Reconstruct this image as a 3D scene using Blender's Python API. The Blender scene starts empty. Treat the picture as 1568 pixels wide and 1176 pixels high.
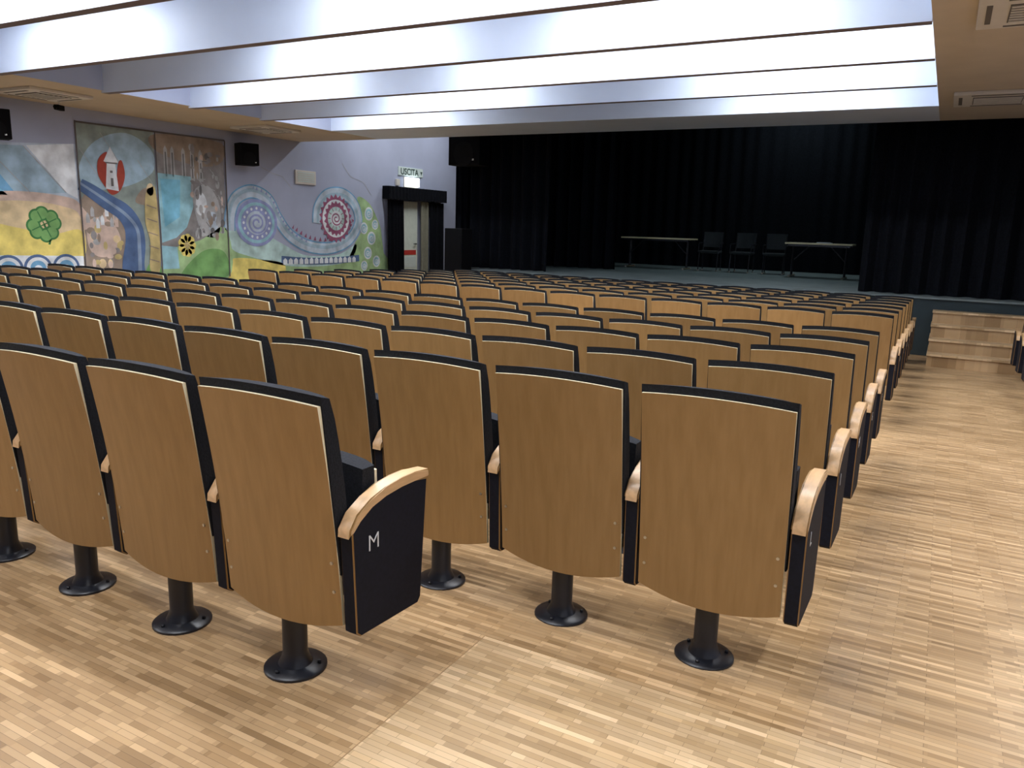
import bpy, bmesh, math, random
from mathutils import Vector, Matrix
random.seed(4)
C=bpy.context.scene.collection
try: bpy.context.scene.view_settings.view_transform='Standard'
except: pass

# ---------------- materials
def mat(name,col,rough=.6,var=0.0,scale=8,stretch=(1,1,1),bump=0,spec=.5,coat=0,emit=None,metal=0,rnd=0,col2=None):
    m=bpy.data.materials.new(name); m.use_nodes=True
    n=m.node_tree.nodes; l=m.node_tree.links; b=n['Principled BSDF']
    b.inputs['Base Color'].default_value=(*col,1); b.inputs['Roughness'].default_value=rough
    b.inputs['Specular IOR Level'].default_value=spec; b.inputs['Metallic'].default_value=metal
    b.inputs['Coat Weight'].default_value=coat
    if coat: b.inputs['Coat Roughness'].default_value=.25
    tc=n.new('ShaderNodeTexCoord'); mp=n.new('ShaderNodeMapping'); mp.inputs['Scale'].default_value=stretch
    l.new(tc.outputs['Object'],mp.inputs['Vector'])
    nz=n.new('ShaderNodeTexNoise'); nz.inputs['Scale'].default_value=scale; nz.inputs['Detail'].default_value=5
    l.new(mp.outputs['Vector'],nz.inputs['Vector'])
    if var or col2:
        mx=n.new('ShaderNodeMix'); mx.data_type='RGBA'
        c2=col2 if col2 else tuple(min(1,c*(1+var)) for c in col)
        c1=col if col2 else tuple(c*(1-var) for c in col)
        mx.inputs['A'].default_value=(*c1,1); mx.inputs['B'].default_value=(*c2,1)
        rp=n.new('ShaderNodeMapRange'); rp.inputs['From Min'].default_value=.32; rp.inputs['From Max'].default_value=.68
        l.new(nz.outputs['Fac'],rp.inputs['Value']); l.new(rp.outputs['Result'],mx.inputs['Factor'])
        out=mx.outputs['Result']
        if rnd:
            oi=n.new('ShaderNodeObjectInfo'); hs=n.new('ShaderNodeHueSaturation')
            mr=n.new('ShaderNodeMapRange'); mr.inputs['To Min'].default_value=1-rnd; mr.inputs['To Max'].default_value=1+rnd
            l.new(oi.outputs['Random'],mr.inputs['Value']); l.new(mr.outputs['Result'],hs.inputs['Value'])
            l.new(out,hs.inputs['Color']); out=hs.outputs['Color']
        l.new(out,b.inputs['Base Color'])
    if bump:
        bp=n.new('ShaderNodeBump'); bp.inputs['Strength'].default_value=bump; bp.inputs['Distance'].default_value=.01
        l.new(nz.outputs['Fac'],bp.inputs['Height']); l.new(bp.outputs['Normal'],b.inputs['Normal'])
    if emit:
        b.inputs['Emission Color'].default_value=(*emit[0],1); b.inputs['Emission Strength'].default_value=emit[1]
        try: m.cycles.emission_sampling='NONE'
        except: pass
    return m
def parquet(name,c1,c2,bw=.21,bh=.0215,rough=.33):
    m=mat(name,c1,rough,spec=.5); n=m.node_tree.nodes; l=m.node_tree.links; b=n['Principled BSDF']
    tc=n.new('ShaderNodeTexCoord')
    def br(w,h,a,bb,mort,off,mc,shift):
        mp=n.new('ShaderNodeMapping'); mp.inputs['Location'].default_value=shift; l.new(tc.outputs['Object'],mp.inputs['Vector'])
        t=n.new('ShaderNodeTexBrick'); t.offset=off; t.offset_frequency=2; t.inputs['Scale'].default_value=1
        t.inputs['Brick Width'].default_value=w; t.inputs['Row Height'].default_value=h
        t.inputs['Mortar Size'].default_value=mort; t.inputs['Mortar Smooth'].default_value=.2
        t.inputs['Color1'].default_value=(*a,1); t.inputs['Color2'].default_value=(*bb,1)
        t.inputs['Mortar'].default_value=(*mc,1); l.new(mp.outputs['Vector'],t.inputs['Vector']); return t
    d=tuple(x*.55 for x in c2)
    t1=br(bw,bh,c1,c2,.0007,.43,d,(0,0,0))
    t2=br(bw*1.37,bh,(1.10,1.09,1.08),(.68,.64,.58),0,.31,(1,1,1),(.17,bh*3,0))
    t3=br(bw*.81,bh,(1.15,1.15,1.15),(.80,.77,.74),0,.57,(1,1,1),(3.1,bh*7,0))
    def mul(a,c,f):
        mx=n.new('ShaderNodeMix'); mx.data_type='RGBA'; mx.blend_type='MULTIPLY'; mx.inputs['Factor'].default_value=f
        l.new(a,mx.inputs['A']); l.new(c,mx.inputs['B']); return mx.outputs['Result']
    o=mul(mul(t1.outputs['Color'],t2.outputs['Color'],.8),t3.outputs['Color'],.9)
    nz=n.new('ShaderNodeTexNoise'); nz.inputs['Scale'].default_value=.9; nz.inputs['Detail'].default_value=4; l.new(tc.outputs['Object'],nz.inputs['Vector'])
    mr=n.new('ShaderNodeMapRange'); mr.inputs['To Min'].default_value=rough-.08; mr.inputs['To Max'].default_value=rough+.12
    l.new(nz.outputs['Fac'],mr.inputs['Value']); l.new(mr.outputs['Result'],b.inputs['Roughness'])
    l.new(o,b.inputs['Base Color'])
    return m

M={}
M['veneer']=mat('wood_veneer',(.300,.172,.060),.46,scale=4,stretch=(10,10,.6),col2=(.355,.208,.078),rnd=.13,coat=.06)
M['edge']=mat('plywood_edge',(.86,.78,.54),.5,.08)
M['arm']=mat('armrest_beech',(.62,.39,.20),.35,.12,10,(6,1,6),coat=.3)
M['fabric']=mat('black_upholstery',(.009,.010,.014),.9,.3,120,bump=.25,spec=.3)
M['fabric2']=mat('charcoal_fabric',(.022,.027,.030),.9,.2,60)
M['side']=mat('black_side_panel',(.006,.007,.014),.75,.2,60,spec=.22)
M['metal']=mat('black_enamel',(.008,.009,.014),.35,.1)
M['screw']=mat('zinc_screw',(.55,.52,.46),.4,.05,metal=1)
M['white']=mat('white_letter',(.7,.72,.75),.5,.02)
M['floor']=parquet('oak_strip_parquet',(.62,.43,.24),(.40,.255,.125))
M['floor2']=parquet('oak_strip_parquet_light',(.73,.54,.33),(.51,.35,.185))
M['seam']=mat('floor_joint_profile',(.36,.23,.11),.5,.1)
M['wall']=mat('grey_blue_wall_paint',(.38,.42,.55),.85,.05,1.5)
M['beam']=mat('beam_white_paint',(.70,.79,.94),.6,.02,2)
M['soffit']=mat('beige_soffit',(.54,.46,.35),.8,.05,2)
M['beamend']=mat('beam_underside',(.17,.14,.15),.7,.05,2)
M['curtain']=mat('black_velvet',(.0052,.0060,.0085),.95,.3,30,spec=.08)
M['stage']=mat('stage_grey_floor',(.17,.205,.205),.55,.15,3)
M['stagef']=mat('stage_front',(.02,.035,.04),.7,.1,3)
M['black']=mat('matte_black',(.005,.005,.006),.8,.1,spec=.15)
M['grille']=mat('speaker_grille',(.004,.004,.005),.8,.4,200,spec=.1)
M['plastic']=mat('white_plastic',(.66,.63,.57),.5,.03)
M['slot']=mat('dark_slot',(.12,.11,.10),.7,.05)
M['tubeE']=mat('fluorescent_tube',(1,1,1),.5,emit=((.92,.96,1),10))
M['signE']=mat('lit_sign',(1,1,1),.5,emit=((.93,1,.96),4))
M['signW']=mat('sign_white',(.60,.70,.68),.5,.03)
M['signT']=mat('sign_text',(.02,.05,.04),.5,.03)
M['door']=mat('door_pale_green',(.66,.74,.66),.6,.05)
M['olive']=mat('olive_drape',(.20,.20,.15),.8,.2,12,(8,8,1))
M['red']=mat('red_band',(.5,.04,.03),.6,.05)
M['tabletop']=mat('table_top',(.80,.68,.42),.4,.08,4,(1,8,8))
M['crack']=mat('dark_joint',(.10,.09,.09),.8,.1)
PM={'pale':(.48,.57,.66),'blue':(.16,.37,.58),'cyan':(.20,.50,.66),'white':(.70,.75,.79),'yellow':(.74,.62,.18),'green':(.05,.19,.06),'lgreen':(.18,.38,.13),
'ggreen':(.26,.32,.30),'navy':(.08,.14,.28),'river2':(.22,.30,.42),'redp':(.36,.06,.04),'brown':(.30,.24,.19),'ochre':(.54,.44,.20),'greyb':(.26,.25,.25),
'lgrey':(.40,.41,.42),'dgrey':(.15,.15,.155),'lime':(.35,.52,.26),'purple':(.28,.32,.56),'mint':(.46,.64,.62),'teal':(.30,.54,.62),'peach':(.60,.47,.40),'sand':(.70,.56,.34),'sky2':(.34,.48,.58),'maroon':(.30,.09,.17)}
for k,v in PM.items(): M['p_'+k]=mat('mural_'+k,v,.85,.28,3.5)

# ---------------- mesh builder
class B:
    def __init__(s): s.bm=bmesh.new(); s.mats=[]
    def mi(s,k):
        if k not in s.mats: s.mats.append(k)
        return s.mats.index(k)
    def face(s,vs,k):
        try:
            f=s.bm.faces.new(vs); f.material_index=s.mi(k); return f
        except ValueError: return None
    def box(s,x0,x1,y0,y1,z0,z1,k,bottom=None,bev=0):
        v=[s.bm.verts.new((x,y,z)) for x in(x0,x1) for y in(y0,y1) for z in(z0,z1)]
        fs=[]
        for idx,kk in (((0,1,3,2),k),((4,6,7,5),k),((0,4,5,1),k),((2,3,7,6),k),((0,2,6,4),bottom or k),((1,5,7,3),k)):
            fs.append(s.face([v[i] for i in idx],kk))
        if bev:
            es=list({e for f in fs for e in f.edges})
            bmesh.ops.bevel(s.bm,geom=es,offset=bev,segments=2,affect='EDGES',profile=.6)
    def prism(s,pts,axis,a0,a1,k,bev=0):
        def P(p,a):
            if axis=='X': return (a,p[0],p[1])
            if axis=='Y': return (p[0],a,p[1])
            return (p[0],p[1],a)
        A=[s.bm.verts.new(P(p,a0)) for p in pts]; Bv=[s.bm.verts.new(P(p,a1)) for p in pts]
        fs=[s.face(A,k),s.face(Bv[::-1],k)]
        n=len(pts)
        for i in range(n): fs.append(s.face([A[i],Bv[i],Bv[(i+1)%n],A[(i+1)%n]],k))
        if bev:
            es=list({e for f in fs[:2] if f for e in f.edges})
            bmesh.ops.bevel(s.bm,geom=es,offset=bev,segments=2,affect='EDGES')
    def lathe(s,cx,cy,prof,seg,k):
        rings=[]
        for r,z in prof:
            rings.append([s.bm.verts.new((cx+r*math.cos(2*math.pi*i/seg),cy+r*math.sin(2*math.pi*i/seg),z)) for i in range(seg)])
        for a,b in zip(rings,rings[1:]):
            for i in range(seg): s.face([a[i],a[(i+1)%seg],b[(i+1)%seg],b[i]],k)
        s.face(rings[0][::-1],k); s.face(rings[-1],k)
    def rod(s,p,q,r,k,seg=8):
        p=Vector(p);q=Vector(q);d=(q-p).normalized()
        u=d.orthogonal().normalized(); w=d.cross(u)
        A=[s.bm.verts.new(p+r*(math.cos(2*math.pi*i/seg)*u+math.sin(2*math.pi*i/seg)*w)) for i in range(seg)]
        D=[s.bm.verts.new(q+r*(math.cos(2*math.pi*i/seg)*u+math.sin(2*math.pi*i/seg)*w)) for i in range(seg)]
        for i in range(seg): s.face([A[i],A[(i+1)%seg],D[(i+1)%seg],D[i]],k)
        s.face(A[::-1],k); s.face(D,k)
    def slab(s,fn,nu,nv,kf,kb,ke):
        G=[[[s.bm.verts.new(fn(-1+2*i/nu,j/nv,sd)) for i in range(nu+1)] for j in range(nv+1)] for sd in (0,1)]
        for j in range(nv):
            for i in range(nu):
                s.face([G[0][j][i],G[0][j][i+1],G[0][j+1][i+1],G[0][j+1][i]],kb)
                s.face([G[1][j][i],G[1][j+1][i],G[1][j+1][i+1],G[1][j][i+1]],kf)
        for j in range(nv):
            s.face([G[0][j][0],G[0][j+1][0],G[1][j+1][0],G[1][j][0]],ke)
            s.face([G[0][j][nu],G[1][j][nu],G[1][j+1][nu],G[0][j+1][nu]],ke)
        for i in range(nu):
            s.face([G[0][0][i],G[1][0][i],G[1][0][i+1],G[0][0][i+1]],ke)
            s.face([G[0][nv][i],G[0][nv][i+1],G[1][nv][i+1],G[1][nv][i]],ke)
    def mesh(s,name,smooth=False):
        bmesh.ops.recalc_face_normals(s.bm,faces=s.bm.faces)
        me=bpy.data.meshes.new(name); s.bm.to_mesh(me); s.bm.free()
        for k in s.mats: me.materials.append(M[k])
        if smooth:
            for p in me.polygons: p.use_smooth=True
            try: me.set_sharp_from_angle(angle=math.radians(35))
            except: pass
        return me
    def obj(s,name,loc=(0,0,0),rot=0,smooth=False):
        o=bpy.data.objects.new(name,s.mesh(name,smooth)); o.location=loc; o.rotation_euler[2]=rot; C.objects.link(o); return o
def inst(name,me,loc,rot=0):
    o=bpy.data.objects.new(name,me); o.location=loc; o.rotation_euler[2]=rot; C.objects.link(o); return o

# ---------------- room data (metres)
XL,XR=-13.2,2.9; YB,YS,YE=-4.5,14.1,21.2
ZC=3.255; ZU=3.92; WX0,WX1=-10.95,-.33; WY0,WY1=-3.2,12.3; YP=13.8
def fz(y):
    P=[(-99,0),(2.3,0),(6.3,-.15),(7.4,-.16),(12.9,-.345),(99,-.345)]
    for (a,b),(c,d) in zip(P,P[1:]):
        if y<=c: return b+(d-b)*(y-a)/(c-a)
# floor
b=B()
ys=[YB,2.3,6.3,7.4,12.9,YE]
for i,(y0,y1) in enumerate(zip(ys,ys[1:])):
    xs=[(XL,-1.335,'floor'),(-1.335,XR,'floor2' if i==0 else 'floor')]
    for x0,x1,k in xs:
        z0,z1=fz(y0+1e-6),fz(y1)
        v=[b.bm.verts.new(p) for p in((x0,y0,z0),(x1,y0,z0),(x1,y1,z1),(x0,y1,z1))]
        w=[b.bm.verts.new(p) for p in((x0,y0,-.6),(x1,y0,-.6),(x1,y1,-.6),(x0,y1,-.6))]
        b.face(v,k); b.face(w[::-1],k)
        for j in range(4): b.face([v[j],w[j],w[(j+1)%4],v[(j+1)%4]],k)
b.obj('floor')
b=B(); b.box(-1.337,-1.334,YB+.02,2.3,.0,.001,'seam'); b.box(-1.333,XR-.02,2.299,2.302,.0,.001,'seam'); b.box(-.26,-.255,YB+.02,1.62,0,.001,'seam'); b.obj('trim_1')
# walls
b=B(); b.box(XL-.2,XL,YB,YE,-.6,5.4,'wall'); b.obj('wall_left')
b=B(); b.box(XR,XR+.2,YB,YE,-.6,5.4,'wall'); b.obj('wall_right')
b=B(); b.box(XL-.2,XR+.2,YB-.2,YB,-.6,5.4,'wall'); b.obj('wall_rear')
b=B(); b.box(XL-.2,XR+.2,YE,YE+.2,-.6,5.4,'black'); b.obj('wall_front')
# ceiling
b=B(); b.box(WX0,WX1,WY0,WY1,ZU,4.1,'beam'); b.obj('ceiling')
for nm,a in (('ceiling_soffit_left',(XL,WX0,YB,YP,ZC,4.1)),('ceiling_soffit_right',(WX1,XR,YB,YP,ZC,4.1)),('ceiling_soffit_rear',(WX0,WX1,YB,WY0,ZC,4.1)),('ceiling_soffit_front',(WX0,WX1,WY1,YP,ZC,4.1))):
    b=B(); b.box(*a,'wall' if 'left' in nm else 'beam',bottom='beam' if 'front' in nm else 'soffit'); b.obj(nm)
b=B(); b.box(XL,XR,YP-.15,YP,4.1,5.2,'black'); b.box(XL,XR,YP-.15,YE,5.2,5.4,'black'); b.obj('ceiling_stage')
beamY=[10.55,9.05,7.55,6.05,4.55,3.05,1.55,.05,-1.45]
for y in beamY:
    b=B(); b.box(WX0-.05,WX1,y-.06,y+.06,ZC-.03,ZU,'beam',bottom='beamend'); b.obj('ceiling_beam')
bb=B(); bb.box(-1.2,1.2,-.07,.07,-.05,0,'plastic',bev=.01)
for dy in(-.035,.035): bb.rod((-1.17,dy,-.065),(1.17,dy,-.065),.016,'tubeE')
fixme=bb.mesh('fluorescent_fixture')
def arealight(x,y,z,sx,sy,e,col=(.96,.97,1),rot=None):
    L=bpy.data.lights.new('tube_light','AREA'); L.shape='RECTANGLE'; L.size=sx; L.size_y=sy; L.energy=e; L.color=col
    o=bpy.data.objects.new('tube_light',L); o.location=(x,y,z); C.objects.link(o)
    if rot: o.rotation_euler=rot
edges=[WY1]+beamY+[WY0]
pat=[(-9.3,-2.0),(-6.9,-1.9),(-8.9,-4.6,-1.6),(-6.3,-2.4),(-9.0,-4.2,-1.6),(-7.5,-2.8),(-9,-5,-1.8),(-7,-2.5),(-6,),(-6,)]
pw=[64,62,58,68,60,68,56,50,34,25]
for i,(y1,y0) in enumerate(zip(edges,edges[1:])):
    yc=(y0+y1)/2
    for x in pat[i]:
        inst('fluorescent_lamp',fixme,(x,yc,ZU-.001))
        arealight(x,yc,ZU-.09,1.9,.12,pw[i])
inst('fluorescent_lamp',fixme,(-11.2,16.2,5.199)); arealight(-11.2,16.2,5.1,2.3,.12,95)  # lamp added out of view beyond the bulkhead, to brighten the left wall
inst('fluorescent_lamp',fixme,(-11.2,18.9,5.199)); arealight(-11.2,18.9,5.1,2.3,.12,70)  # second added, unseen lamp, brightening the wall near the door
dm=B(); dm.lathe(0,0,[(.16,-.05),(.17,-.03),(.17,0)],24,'plastic'); dm.lathe(0,0,[(.14,-.056),(.14,-.0505)],24,'tubeE'); dme=dm.mesh('added_round_lamp')
def added_disc_lamp(x,y,z,e,col=(.88,.94,1)):
    inst('added_round_lamp',dme,(x,y,z-.001))
    L=bpy.data.lights.new('added_disc_light','AREA'); L.shape='DISK'; L.size=.28; L.energy=e; L.color=col
    o=bpy.data.objects.new('added_disc_light',L); o.location=(x,y,z-.075); C.objects.link(o)
for y,e in ((-1.2,34),(1.4,40),(4.2,42),(9.6,34)): added_disc_lamp(1.5,y,ZC,e)  # unseen lamps added to cast cool, window-like light on the right aisle
added_disc_lamp(-3.4,19.6,5.2,38,(.75,.95,1)); added_disc_lamp(-4.2,16.0,5.2,14,(.75,.95,1))

# ---------------- auditorium chair
def chair_mesh(name,left_arm):
    b=B()
    def back(u,v,sd):
        zb=.245-.035*(1-u*u); zt=.975+.014*(1-u*u)
        z=zb+(zt-zb)*v
        y=-.044-.096*v-.022*(1-u*u)+.012*math.sin(math.pi*v)
        return (u*.252,y+sd*.013,z)
    b.slab(back,12,8,'veneer','veneer','edge')
    def cush(u,v,sd):
        zb=.42; zt=1.003+.014*(1-u*u); z=zb+(zt-zb)*v
        tv=(z-.26)/.72
        y=-.046-.094*tv-.022*(1-u*u)*(1 if sd==0 else .3)+.014
        th=.035+.055*math.sin(math.pi*min(1,max(0,v*.9+.06)))**.5
        ed=1-.35*abs(u)**6
        return (u*.257,y+sd*th*ed,z-(.010 if sd and v==1 else 0))
    b.slab(cush,12,8,'fabric','fabric','fabric')
    def seat(u,v,sd):
        z=.37+.36*v; y=.052+.015*v
        th=.11*(1-.25*v)*(1-.3*abs(u)**6)
        return (u*.245,y+sd*th,z+(.02*math.cos(u*1.5) if v==1 else 0))
    b.slab(seat,10,5,'fabric','fabric','fabric')
    def shell(u,v,sd):
        z=.38+.33*v; y=.168-.010*v-.02*abs(u)**4
        return (u*.235,y+sd*.012,z)
    b.slab(shell,10,4,'veneer','veneer','edge')
    b.lathe(0,0,[(.106,0),(.106,.009),(.100,.014),(.058,.020),(.048,.04),(.042,.06),(.042,.345)],28,'metal')
    b.box(-.235,.235,-.035,.05,.335,.375,'metal')
    for a in range(3):
        an=a*2.09+.5; b.lathe(.082*math.cos(an),.082*math.sin(an),[(.007,.012),(.007,.024),(.004,.027)],8,'metal')
    arms=[.288]+([-.288] if left_arm else [])
    for xc in arms:
        top=[(-.065,.575),(-.03,.607),(.03,.632),(.10,.648),(.18,.655),(.25,.655),(.325,.648)]
        side=[(-.065,.575),(-.048,.235),(-.028,.218),(.275,.202),(.292,.222),(.325,.648)]+top[1:-1][::-1]
        b.prism(side,'X',xc-.0255,xc+.0255,'side',bev=.004)
        up=[(-.078,.560),(-.075,.585),(-.04,.628),(.025,.660),(.10,.678),(.18,.686),(.25,.686),(.335,.676),(.338,.650)]
        lo=[(.325,.648),(.25,.655),(.18,.655),(.10,.648),(.03,.632),(-.03,.607),(-.06,.575)]
        b.prism(up+lo,'X',xc-.0265,xc+.0265,'arm',bev=.005)
    for x,z in((.230,.46),(.230,.36),(-.230,.43),(-.230,.33)):
        v=(z-.24)/.735; y=-.044-.096*v-.022*(1-(x/.252)**2)+.012*math.sin(math.pi*v)
        b.rod((x,y+.002,z),(x,y-.003,z),.0055,'screw',10)
    return b.mesh(name,True)
cm=chair_mesh('auditorium_chair',False); cmL=chair_mesh('auditorium_chair_end',True)
def letter(parent,txt):
    c=bpy.data.curves.new('row_letter','FONT'); c.body=txt; c.size=.078; c.align_x='CENTER'; c.extrude=.0006; c.offset=-.0010
    o=bpy.data.objects.new('row_letter',c); c.materials.append(M['white']); C.objects.link(o)
    o.parent=parent; o.location=(.3145,.035,.490); o.rotation_euler=(math.pi/2,0,math.pi/2)
S=.576
def row(y,x0,n,txt=None):
    for i in range(n):
        x=x0-i*S
        o=inst('auditorium_chair',cmL if i==n-1 else cm,(x,y,fz(y)-.001))
        if i==0 and txt: letter(o,txt)
row(1.785,-1.785,15,'M')
for i,y in enumerate((2.62,3.48,4.34,5.20,6.07)): row(y,-.597,17,'LIHGF'[i])
fy=[7.79+.8625*i for i in range(7)]
for i,y in enumerate(fy): row(y,-.597,14,'EDCBA'[i] if i<5 else None)
for y in fy[:6]: row(y,2.40,3)

# ---------------- stage
b=B(); b.box(-9.3,2.88,YS,21.1,-.34,.57,'stagef'); b.box(-9.3,2.88,YS-.03,21.1,.57,.60,'stage'); b.obj('stage')
b=B(); r=.945/5
for i in range(4):
    b.box(-.07,1.9,12.93+.29*i,14.06,-.344+r*i,-.344+r*(i+1)-.03,'floor')
    b.box(-.08,1.91,12.91+.29*i,14.06,-.344+r*(i+1)-.03,-.344+r*(i+1),'floor2')
b.obj('stage_steps')
def curtain(name,p0,p1,z0,z1,amp=.06,wl=.22,k='curtain'):
    p0=Vector(p0);p1=Vector(p1);d=p1-p0;L=d.length;d/=L;nrm=Vector((-d.y,d.x))
    n=int(L/wl*8); b=B(); ph=random.random()*6; rows=6
    G=[]
    for j in range(rows+1):
        z=z0+(z1-z0)*j/rows; r=[]
        for i in range(n+1):
            s=i/n*L; a=amp*(1-.3*j/rows)
            o=a*math.sin(2*math.pi*s/wl+ph+.8*math.sin(s*1.7)+.15*j)+a*.5*math.sin(2*math.pi*s/wl*.43+ph*2)
            p=p0+d*s+nrm*o; r.append(b.bm.verts.new((p.x,p.y,z)))
        G.append(r)
    for j in range(rows):
        for i in range(n): b.face([G[j][i],G[j][i+1],G[j+1][i+1],G[j+1][i]],k)
    return b.obj(name,smooth=True)
curtain('stage_leg_curtain',(-9.25,14.75),(-7.26,14.75),.605,5.1,.08,.26)
curtain('stage_leg_curtain',(-9.2,17.0),(-6.65,17.0),.605,5.1,.09,.30)
curtain('stage_leg_curtain',(-1.25,14.5),(2.8,14.5),.605,5.1,.08,.28)
curtain('stage_leg_curtain',(-1.3,17.0),(2.8,17.0),.605,5.1)
curtain('stage_side_curtain',(-9.45,14.6),(-9.45,20.7),-.3,5.1,.04)
curtain('stage_backdrop_curtain',(-9.2,20.7),(2.8,20.7),.605,5.1,.03,.34)
b=B(); b.box(-9.3,2.8,15.2,15.25,3.7,5.15,'curtain'); b.obj('stage_border_valance')

def table(name,x0,x1,y):
    b=B(); w=x1-x0; b.box(-w/2,w/2,-.35,.35,.715,.748,'tabletop',bev=.004)
    b.box(-w/2+.06,w/2-.06,-.30,-.27,.67,.715,'metal'); b.box(-w/2+.06,w/2-.06,.27,.30,.67,.715,'metal')
    for sx in(-1,1):
        x=sx*(w/2-.14)
        b.rod((x,-.03,.03),(x,-.03,.715),.022,'metal'); b.rod((x,.03,.03),(x,.03,.715),.022,'metal')
        b.box(x-.025,x+.025,-.30,.30,0.012,.038,'metal',bev=.006)
        b.rod((x,-.3,.0),(x,-.3,.045),.03,'screw');b.rod((x,.3,.0),(x,.3,.045),.03,'screw')
        b.rod((x,0,.35),(x-sx*.35,0,.70),.012,'metal')
    return b.obj(name,((x0+x1)/2,y,.60))
table('folding_table',-7.14,-5.4,18.9)
table('folding_table',-3.13,-1.75,18.4)
pz=B(); pz.box(-.15,.15,-.1,.1,0,.012,'white'); pz.box(-.13,.12,-.09,.11,.012,.02,'white'); pz.obj('paper_stack',(-2.35,18.3,1.349),.3)
def schair():
    b=B()
    b.box(-.24,.24,-.24,.22,.43,.48,'fabric2',bev=.015)
    def bk(u,v,sd): return (u*.23,.22+.06*v+.03*(1-u*u)+sd*.03,.56+.36*v)
    b.slab(bk,8,5,'fabric2','fabric2','fabric2')
    for sx in(-1,1):
        b.rod((sx*.22,-.22,.0),(sx*.22,-.18,.45),.012,'metal'); b.rod((sx*.22,.26,.0),(sx*.22,.20,.45),.012,'metal')
        b.rod((sx*.22,.20,.45),(sx*.21,.27,.85),.012,'metal'); b.rod((sx*.22,-.18,.44),(sx*.22,.2,.44),.012,'metal')
        b.rod((sx*.22,-.22,0),(sx*.22,-.22,.03),.025,'screw'); b.rod((sx*.22,.26,0),(sx*.22,.26,.03),.025,'screw')
        b.rod((sx*.25,-.15,.65),(sx*.25,.22,.66),.014,'metal'); b.rod((sx*.25,-.15,.65),(sx*.24,-.19,.45),.012,'metal')
    b.rod((-.22,0,.42),(.22,0,.42),.012,'metal')
    return b.mesh('stacking_chair',True)
sm=schair()
for x,rr in((-4.98,.05),(-4.22,-.04),(-3.48,.1)): inst('stacking_chair',sm,(x,18.9,.602),rr)

def speaker(name,w,d,h,loc,rot,bracket=True):
    b=B(); b.box(-w/2,w/2,-d/2,d/2,0,h,'black',bev=.012)
    b.box(-w/2+.02,w/2-.02,-d/2-.008,-d/2,.02,h-.02,'grille')
    b.rod((0,-d/2-.004,h*.3),(0,-d/2-.012,h*.3),w*.33,'black',20)
    b.box(w*.25,w*.33,-d/2-.012,-d/2-.008,h*.12,h*.17,'screw')
    if bracket: b.box(-.03,.03,d/2,d/2+.12,h*.45,h*.55,'metal')
    return b.obj(name,loc,rot)
speaker('loudspeaker',.40,.30,.44,(XL+.31,6.98,2.58),math.radians(70))
speaker('loudspeaker',.40,.30,.44,(XL+.31,11.92,2.58),math.radians(70))
speaker('pa_subwoofer',.42,.40,1.78,(-8.90,13.82,-.344),0,False)
speaker('hanging_pa_loudspeaker',.75,.4,.75,(-8.95,14.25,2.72),0)

def cassette(x,y,w=.95):
    b=B(); b.box(-w/2,w/2,-w/2,w/2,-.045,0,'plastic',bev=.01); b.box(-w*.28,w*.28,-w*.28,w*.28,-.052,-.045,'slot')
    for i in range(7): b.box(-w*.27,w*.27,-w*.25+i*w*.08,-w*.25+i*w*.08+.03,-.058,-.052,'plastic')
    for a in(-.42,.42):
        b.box(w*a-.02,w*a+.02,-w*.3,w*.3,-.049,-.045,'slot'); b.box(-w*.3,w*.3,w*a-.02,w*a+.02,-.049,-.045,'slot')
    b.obj('ceiling_air_cassette',(x,y,ZC))
cassette(-12.0,11.6); cassette(-12.1,7.3); cassette(.32,11.7); cassette(.46,7.4)

# ---------------- left wall fittings (all in wall metres: Y along wall, Z up)
b=B(); b.box(XL,XL+.03,13.59,14.25,2.32,2.63,'plastic',bev=.008)
for i in range(5): b.box(XL+.03,XL+.036,13.65,14.19,2.37+i*.048,2.395+i*.048,'signW')
b.obj('wall_air_grille')
b=B(); b.box(XL,XL+.03,17.44,18.56,2.78,3.01,'signW',bev=.006); so=b.obj('exit_sign')
c=bpy.data.curves.new('exit_text','FONT'); c.body='USCITA'; c.size=.24; c.align_x='CENTER'; c.extrude=.001; c.offset=.004; c.materials.append(M['signT'])
o=bpy.data.objects.new('exit_text',c); C.objects.link(o); o.parent=so; o.location=(XL+.032,17.93,2.81); o.rotation_euler=(math.pi/2,0,math.pi/2)
b=B(); b.prism([(18.43,2.93),(18.53,2.93),(18.48,2.83)],'X',XL+.03,XL+.033,'signT'); a_=b.obj('exit_arrow'); a_.parent=so
b=B(); b.box(XL,XL+.10,17.74,18.30,2.50,2.74,'signE',bev=.01); b.box(XL,XL+.02,17.70,18.34,2.48,2.755,'plastic'); b.obj('emergency_lamp')
b=B(); b.box(XL,XL+.06,17.32,17.46,2.50,2.67,'plastic',bev=.01); b.obj('junction_box')
G0=XL+.02
b=B(); b.box(G0,XL+.07,17.55,18.25,-.34,2.10,'door',bev=.004); b.box(XL+.07,XL+.076,17.62,18.18,.65,.78,'red'); b.box(XL+.07,XL+.076,17.62,18.18,.3,.6,'signW')
b.rod((XL+.07,18.15,.95),(XL+.11,18.15,.95),.015,'metal'); b.box(XL+.10,XL+.12,18.03,18.17,.94,.96,'metal'); b.box(G0,XL+.09,17.50,17.545,-.34,2.10,'plastic'); b.obj('door_1')
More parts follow.
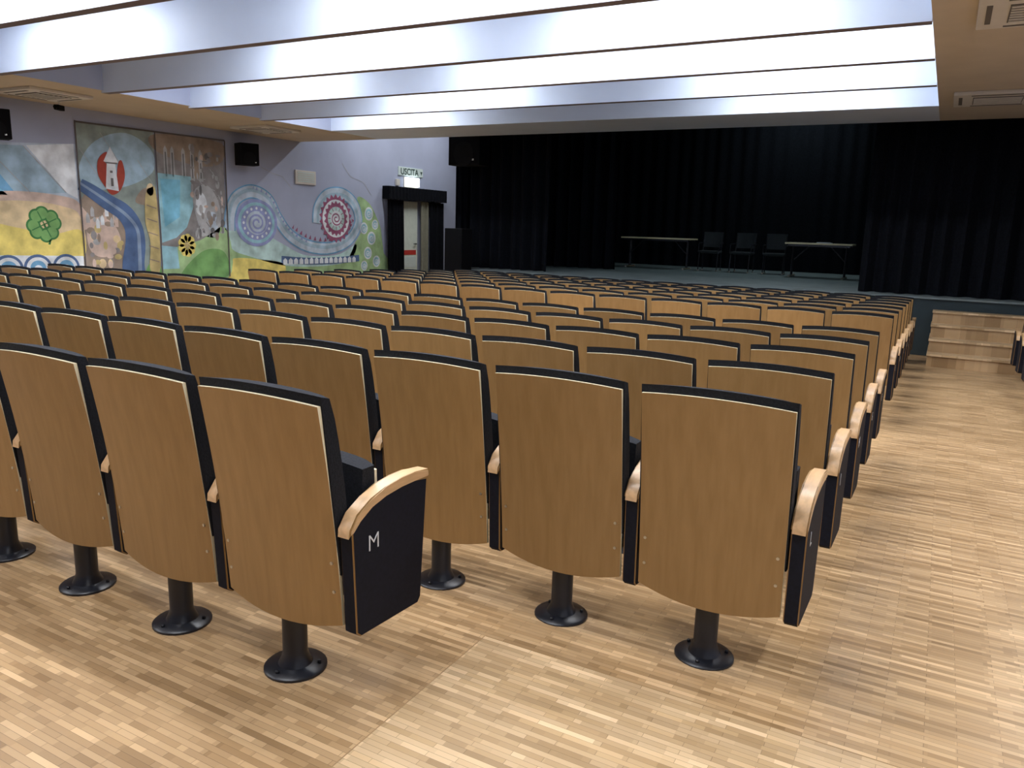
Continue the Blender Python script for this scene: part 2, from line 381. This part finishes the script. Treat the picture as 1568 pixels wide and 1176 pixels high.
# fabric pelmet: gathered cloth front around a slim board
b=B(); b.box(G0,XL+.24,16.80,19.41,2.40,2.43,'curtain')
n=90
for j,(za,zb) in enumerate(((2.125,2.46),)):
    A=[];D=[]
    for i in range(n+1):
        y=16.76+2.69*i/n; x=XL+.26+.018*math.sin(i*1.25)
        A.append(b.bm.verts.new((x,y,za+.01*math.sin(i*.6)))); D.append(b.bm.verts.new((x-.01,y,zb)))
    for i in range(n): b.face([A[i],A[i+1],D[i+1],D[i]],'curtain')
for y in(16.76,19.45): b.box(G0,XL+.25,y-.006,y+.006,2.125,2.46,'curtain')
b.obj('entrance_pelmet',smooth=True)
curtain('entrance_drape',(XL+.15,16.8),(XL+.15,17.47),-.33,2.11,.04,.14)
curtain('entrance_drape',(XL+.15,18.72),(XL+.15,19.4),-.33,2.11,.04,.14)
curtain('olive_drape',(XL+.14,18.3),(XL+.14,18.64),-.33,2.11,.03,.12,'olive')
b=B(); b.box(-.04,.04,-.09,.09,-.04,.04,'black',bev=.01); b.rod((0,-.09,0),(0,-.12,0),.03,'black',14); b.rod((-.0,0,.04),(0,0,.10),.012,'plastic'); b.lathe(0,0,[(.04,.09),(.04,.103)],14,'plastic')
b.obj('security_camera',(-12.7,7.9,ZC-.103),.5)

# ---------------- mural, designed in wall metres
mb=B()
def poly(k,l,pts):
    x=XL+.003+.0022*l
    mb.face([mb.bm.verts.new((x,y,z)) for y,z in pts],'p_'+k if k!='crack' else k)
def smooth(pts,n=6,closed=True):
    out=[];m=len(pts)
    rng=range(m) if closed else range(m-1)
    for i in rng:
        g=lambda j: pts[j%m] if closed else pts[max(0,min(m-1,j))]
        p0,p1,p2,p3=g(i-1),g(i),g(i+1),g(i+2)
        for s in range(n):
            t=s/n
            out.append(tuple(.5*((2*p1[d])+(-p0[d]+p2[d])*t+(2*p0[d]-5*p1[d]+4*p2[d]-p3[d])*t*t+(-p0[d]+3*p1[d]-3*p2[d]+p3[d])*t**3) for d in(0,1)))
    if not closed: out.append(pts[-1])
    return out
def blob(k,l,pts): poly(k,l,smooth(pts))
def disc(k,l,y,z,r,rz=None,n=28): 
    rz=rz or r; poly(k,l,[(y+r*math.cos(2*math.pi*i/n),z+rz*math.sin(2*math.pi*i/n)) for i in range(n)])
def ribbon(k,l,pts,w,w1=None,off=0,teeth=None):
    P=smooth(pts,8,False); n=len(P); x=XL+.003+.0022*l; A=[];D=[]
    for i,p in enumerate(P):
        a=P[max(0,i-1)]; c=P[min(n-1,i+1)]; dx,dz=c[0]-a[0],c[1]-a[1]; q=math.hypot(dx,dz) or 1
        nx,nz=-dz/q,dx/q; ww=(w+(w1-w)*i/n if w1 is not None else w)/2
        A.append((p[0]+nx*(off+ww),p[1]+nz*(off+ww))); D.append((p[0]+nx*(off-ww),p[1]+nz*(off-ww)))
    for i in range(n-1):
        if teeth:
            if i%2==0:
                mx=((A[i][0]+A[i+1][0])/2+(A[i][0]-D[i][0])*teeth[1],(A[i][1]+A[i+1][1])/2+(A[i][1]-D[i][1])*teeth[1])
                mb.face([mb.bm.verts.new((x,*q)) for q in(A[i],A[i+1],mx)],'p_'+k)
        else: mb.face([mb.bm.verts.new((x,*q)) for q in(A[i],A[i+1],D[i+1],D[i])],'p_'+k)
def gear(k,l,y,z,r,n,h):
    poly(k,l,[(y+(r+(h if i%2 else 0))*math.cos(math.pi*i/n),z+(r+(h if i%2 else 0))*math.sin(math.pi*i/n)) for i in range(2*n)])
def line(l,a,c,w=.02,k='crack'):
    dx,dz=c[0]-a[0],c[1]-a[1];q=math.hypot(dx,dz) or 1;nx,nz=-dz/q*w/2,dx/q*w/2
    poly(k,l,[(a[0]+nx,a[1]+nz),(c[0]+nx,c[1]+nz),(c[0]-nx,c[1]-nz),(a[0]-nx,a[1]-nz)])
# panel 0: sky, hill, clover, arches
poly('pale',0,[(4.5,.2),(8.43,.2),(8.43,2.66),(4.5,2.36)])
poly('sky2',1,[(4.5,2.36),(7.55,2.55),(8.22,1.84),(7.6,1.80),(4.5,1.80)])
poly('blue',2,[(4.5,2.2),(7.1,2.16),(7.38,1.78),(4.5,1.78)])
poly('cyan',3,[(4.5,2.0),(6.9,2.05),(7.25,1.76),(4.5,1.76)])
poly('white',2,[(7.6,2.56),(8.40,2.66),(8.41,1.75),(8.22,1.84)])
line(4,(7.55,2.55),(8.2,1.85),.012,'lgrey'); line(4,(7.1,2.35),(7.6,1.82),.012,'lgrey')
blob('peach',3,[(4.5,1.55),(6.8,1.78),(7.4,1.83),(8.0,1.80),(8.42,1.68),(8.42,1.2),(6,1.2)])
blob('sand',4,[(4.5,1.35),(6.7,1.62),(7.5,1.68),(8.1,1.62),(8.42,1.45),(8.42,.8),(7.6,.72),(4.5,.8)])
blob('yellow',5,[(4.6,1.3),(6.6,1.36),(7.3,1.26),(7.9,1.15),(8.41,1.22),(8.41,.74),(7.7,.78),(6.5,.82),(4.6,.9)])
for an in(25,115,205,295):
    a=math.radians(an); cy,cz=7.78+.17*math.cos(a),1.31+.17*math.sin(a)
    for kk,ll,rr in(('green',6,.155),('lgreen',7,.115)):
        for da in(-.55,.55):
            disc(kk,ll+ (0 if da<0 else .3),cy+.055*math.cos(a+1.57)*(1 if da>0 else -1),cz+.055*math.sin(a+1.57)*(1 if da>0 else -1),rr*.78)
    line(9,(7.78,1.31),(cy+.06*math.cos(a),cz+.06*math.sin(a)),.018,'green')
ribbon('green',6,[(7.78,1.31),(7.86,1.1),(7.84,.98)],.035)
poly('white',6,[(4.5,.2),(8.42,.2),(8.42,.78),(4.5,.88)])
for y in(5.6,6.1,6.65,7.15,7.62,8.1):
    disc('navy',7,y,.60,.235,.22); disc('white',8,y,.60,.19,.175); disc('blue',9,y,.60,.13,.12); disc('white',10,y,.58,.07,.065)
# panel 1: valley with river, tower
poly('ggreen',0,[(8.45,.25),(9.965,.25),(9.965,3.03),(8.45,3.03)])
blob('sky2',1,[(8.47,2.3),(8.8,2.75),(9.4,2.95),(9.9,2.7),(9.9,2.3),(9.3,2.0),(8.6,1.95)])
blob('brown',1,[(8.47,1.75),(8.9,1.65),(9.25,1.4),(9.35,.9),(9.2,.3),(8.47,.3)])
blob('peach',2,[(8.55,1.35),(8.85,1.45),(9.1,1.25),(9.15,.9),(8.8,.75),(8.55,.9)])
random.seed(9)
for i in range(34):
    y=8.55+random.random()*.65; z=.6+random.random()*.95; disc(random.choice(['brown','ochre','lgrey','greyb','peach','sand']),3+i*.02,y,z,.03+.05*random.random(),.04+.05*random.random(),10)
for i in range(7):
    y=8.52+i*.09; z=1.35+.12*math.sin(i*2); poly(random.choice(['peach','lgrey','white']),3.8,[(y,z),(y+.07,z),(y+.07,z+.12),(y+.035,z+.18),(y,z+.12)])
ribbon('navy',4,[(8.46,2.0),(8.65,1.9),(8.95,1.72),(9.25,1.55),(9.42,1.3),(9.45,1.0),(9.38,.6),(9.4,.28)],.2,.5)
ribbon('river2',5,[(8.46,2.02),(8.7,1.88),(9.0,1.70),(9.3,1.5),(9.5,1.25),(9.52,.9),(9.5,.3)],.04,.08)
blob('brown',4,[(9.5,1.75),(9.8,1.65),(9.95,1.4),(9.95,1.9),(9.7,2.0)])
blob('redp',6,[(8.92,1.98),(8.80,2.2),(8.83,2.45),(9.0,2.58),(9.0,2.3),(9.12,2.05),(9.2,2.4),(9.28,2.45),(9.32,2.2),(9.22,1.95),(9.05,1.85)])
poly('white',7,[(8.93,1.95),(9.18,1.92),(9.14,2.4),(9.2,2.42),(9.06,2.68),(8.92,2.42),(8.98,2.4)]); line(8,(8.95,2.4),(9.18,2.4),.025,'dgrey'); line(8,(9.06,2.0),(9.06,2.14),.05,'dgrey'); line(8,(9.03,2.25),(9.08,2.25),.04,'dgrey')
blob('ochre',6,[(9.72,1.9),(9.83,2.02),(9.94,1.9),(9.95,.55),(9.72,.5),(9.76,1.0),(9.68,1.4)])
for z in(.7,.95,1.2,1.45,1.7): line(7,(9.72,z),(9.93,z-.06),.02,'brown')
blob('sand',6,[(9.74,1.95),(9.78,2.08),(9.87,2.08),(9.89,1.93),(9.82,1.87)])
blob('lgreen',5,[(9.6,.28),(9.7,.6),(9.93,.55),(9.95,.28)])
for a in((8.5,2.6),(8.9,2.9),(9.6,2.5)): line(2,a,(a[0]+.35,a[1]-.5),.01,'lgrey')
# panel 2: collage of figures
poly('greyb',0,[(9.99,.25),(11.58,.25),(11.58,3.04),(9.99,3.03)])
blob('brown',1,[(10.0,3.0),(11.5,3.0),(11.5,2.6),(10.9,2.5),(10.0,2.7)])
for y in(10.15,10.3,10.55,10.75,10.95): poly('lgrey',1.5,[(y,2.2),(y+.1,2.2),(y+.09,2.75),(y+.05,2.82),(y+.01,2.75)]); line(2,(y+.05,2.25),(y+.05,2.7),.03,'dgrey')
poly('teal',2,[(10.0,2.3),(10.75,2.28),(10.78,1.7),(10.6,1.3),(10.35,1.1),(10.02,1.0)])
poly('cyan',3,[(10.05,2.2),(10.5,2.2),(10.45,1.5),(10.1,1.3)])
blob('lgrey',3,[(10.78,1.95),(11.05,2.15),(11.3,2.0),(11.45,1.6),(11.35,1.15),(11.0,1.15),(10.85,1.45)])
blob('white',4,[(10.85,1.85),(11.0,1.98),(11.1,1.8),(11.0,1.55),(10.85,1.6)]); blob('pale',4,[(11.1,1.55),(11.3,1.6),(11.35,1.3),(11.15,1.25)])
for i in range(70):
    y=10.75+random.random()*.75; z=1.1+random.random()*1.75; disc(random.choice(['dgrey','lgrey','greyb','lgrey','greyb','brown','peach']),5+i*.02,y,z,.02+.05*random.random(),.02+.09*random.random(),9)
for i in range(14):
    y=10.8+random.random()*.6; z=1.3+random.random()*1.3; line(6.5,(y,z),(y+random.uniform(-.2,.2),z+random.uniform(-.25,.25)),.014,random.choice(['dgrey','lgrey']))
blob('lime',3,[(10.0,.6),(10.4,.95),(10.9,1.05),(11.56,1.3),(11.57,.27),(10.0,.27)])
blob('lgreen',4,[(10.5,.5),(11.0,.85),(11.5,.8),(11.55,.3),(10.5,.3)])
for i in range(9):
    a=i*.7; disc('yellow',5,10.58+.13*math.cos(a),.95+.15*math.sin(a),.08)
disc('ochre',6,10.58,.95,.06)
poly('teal',4,[(10.0,.95),(10.35,.92),(10.38,.5),(10.0,.5)])
for y in(8.44,9.978): poly('crack',12,[(y-.012,.2),(y+.012,.2),(y+.012,3.05),(y-.012,3.05)])
line(12,(8.44,3.03),(11.6,3.05),.03); line(12,(11.6,.3),(11.6,3.05),.03)
# right stretch: meadow, spirals and S shaped band
blob('lime',0,[(11.62,.95),(12.3,.85),(13.0,.7),(14.0,.55),(15.2,.62),(16.0,.8),(16.7,.8),(16.72,.15),(11.62,.15)])
blob('yellow',1,[(11.65,.65),(12.6,.62),(13.2,.5),(13.0,.2),(11.65,.2)])
blob('lime',1,[(15.75,2.1),(16.2,2.0),(16.55,1.6),(16.72,1.2),(16.72,.2),(15.3,.2),(15.6,.9),(15.95,1.4)])
blob('mint',1,[(11.64,1.7),(12.0,1.35),(12.6,1.2),(13.2,.95),(13.9,.7),(15.0,.7),(15.7,.95),(15.3,.5),(13.5,.45),(12.2,.7),(11.64,.95)])
Scur=[(11.66,1.25),(11.70,1.62),(11.88,1.93),(12.3,2.08),(12.75,1.93),(13.03,1.53),(13.38,1.17),(13.95,.92),(14.7,.86),(15.4,1.05),(15.78,1.48),(15.65,1.93),(15.2,2.17),(14.65,2.12),(14.33,1.82),(14.27,1.45)]
ribbon('blue',2,Scur,.30); ribbon('pale',3,Scur,.24); ribbon('sky2',4,Scur,.08,off=.03)
ribbon('maroon',3.5,Scur[6:11],.02,off=.16,teeth=(1,5)); ribbon('purple',4.5,Scur[3:8],.02,off=.05,teeth=(1,4))
# purple spiral: discs plus a real spiral line
for k,r,l in(('purple',.60,5),('teal',.52,6),('purple',.44,7),('pale',.30,8)): disc(k,l,12.40,1.42,r,r*.84)
sp=lambda cy,cz,r0,r1,turns,q: [(cy+(r0+(r1-r0)*t)*math.cos(6.283*turns*t+q),cz+(r0+(r1-r0)*t)*.88*math.sin(6.283*turns*t+q)) for t in [i/22 for i in range(23)]]
ribbon('purple',9,sp(12.40,1.42,.05,.29,2.2,0),.045)
for i in range(16):
    a=i*math.pi/8; disc('white',8.5,12.40+.37*math.cos(a),1.42+.31*math.sin(a),.03)
gear('maroon',5,14.94,1.57,.50,22,.09)
for k,r,l in(('white',.48,6),('maroon',.36,7.5),('mint',.30,8),('white',.2,9)): disc(k,l,14.94,1.57,r,r*.95)
ribbon('maroon',10,sp(14.94,1.57,.03,.19,1.8,1),.03)
gear('maroon',7,14.94,1.57,.36,18,.07)
for i in range(12):
    a=i*math.pi/6; line(8.5,(14.94+.19*math.cos(a),1.57+.19*math.sin(a)),(14.94+.29*math.cos(a),1.57+.28*math.sin(a)),.018,'maroon')
for y,z,r in((16.2,1.72,.17),(16.0,1.35,.15),(16.3,1.1,.17),(16.15,.72,.16),(16.45,1.45,.13),(16.5,.5,.15),(16.0,.4,.13)):
    disc('white',3,y,z,r); disc('teal',4,y,z,r*.75); ribbon('white',5,sp(y,z,.02,r*.6,1.5,y),.025)
ribbon('navy',3,[(13.1,.62),(14.0,.56),(15.0,.56),(15.8,.6)],.16)
for i in range(15):
    y=13.15+i*.17; poly('white',4,[(y,.50),(y+.13,.50),(y+.13,.60),(y+.065,.65),(y,.60)])
def crackline(p):
    for a,c in zip(p,p[1:]): line(1,a,c,.012,'lgrey')
crackline([(12.3,3.0),(12.6,2.6),(12.9,2.5),(13.2,2.45),(13.5,2.2)]); crackline([(15.2,2.9),(15.5,2.6),(16.0,2.5),(16.3,2.2)])
mb.obj('painted_mural')

# camera
cam=bpy.data.cameras.new('camera'); cam.sensor_width=36; cam.lens=1214/1600*36; cam.clip_end=200
co=bpy.data.objects.new('camera',cam); C.objects.link(co)
R=Matrix(((.8749,-.1213,.4689),(.4835,.1595,-.8607),(.0296,.9797,.1981))).to_quaternion()
co.rotation_mode='QUATERNION'; co.rotation_quaternion=R; co.location=(0,0,1.5)
bpy.context.scene.camera=co
w=bpy.data.worlds.new('world'); bpy.context.scene.world=w; w.use_nodes=True; w.node_tree.nodes['Background'].inputs[0].default_value=(.5,.6,.7,1); w.node_tree.nodes['Background'].inputs[1].default_value=.3
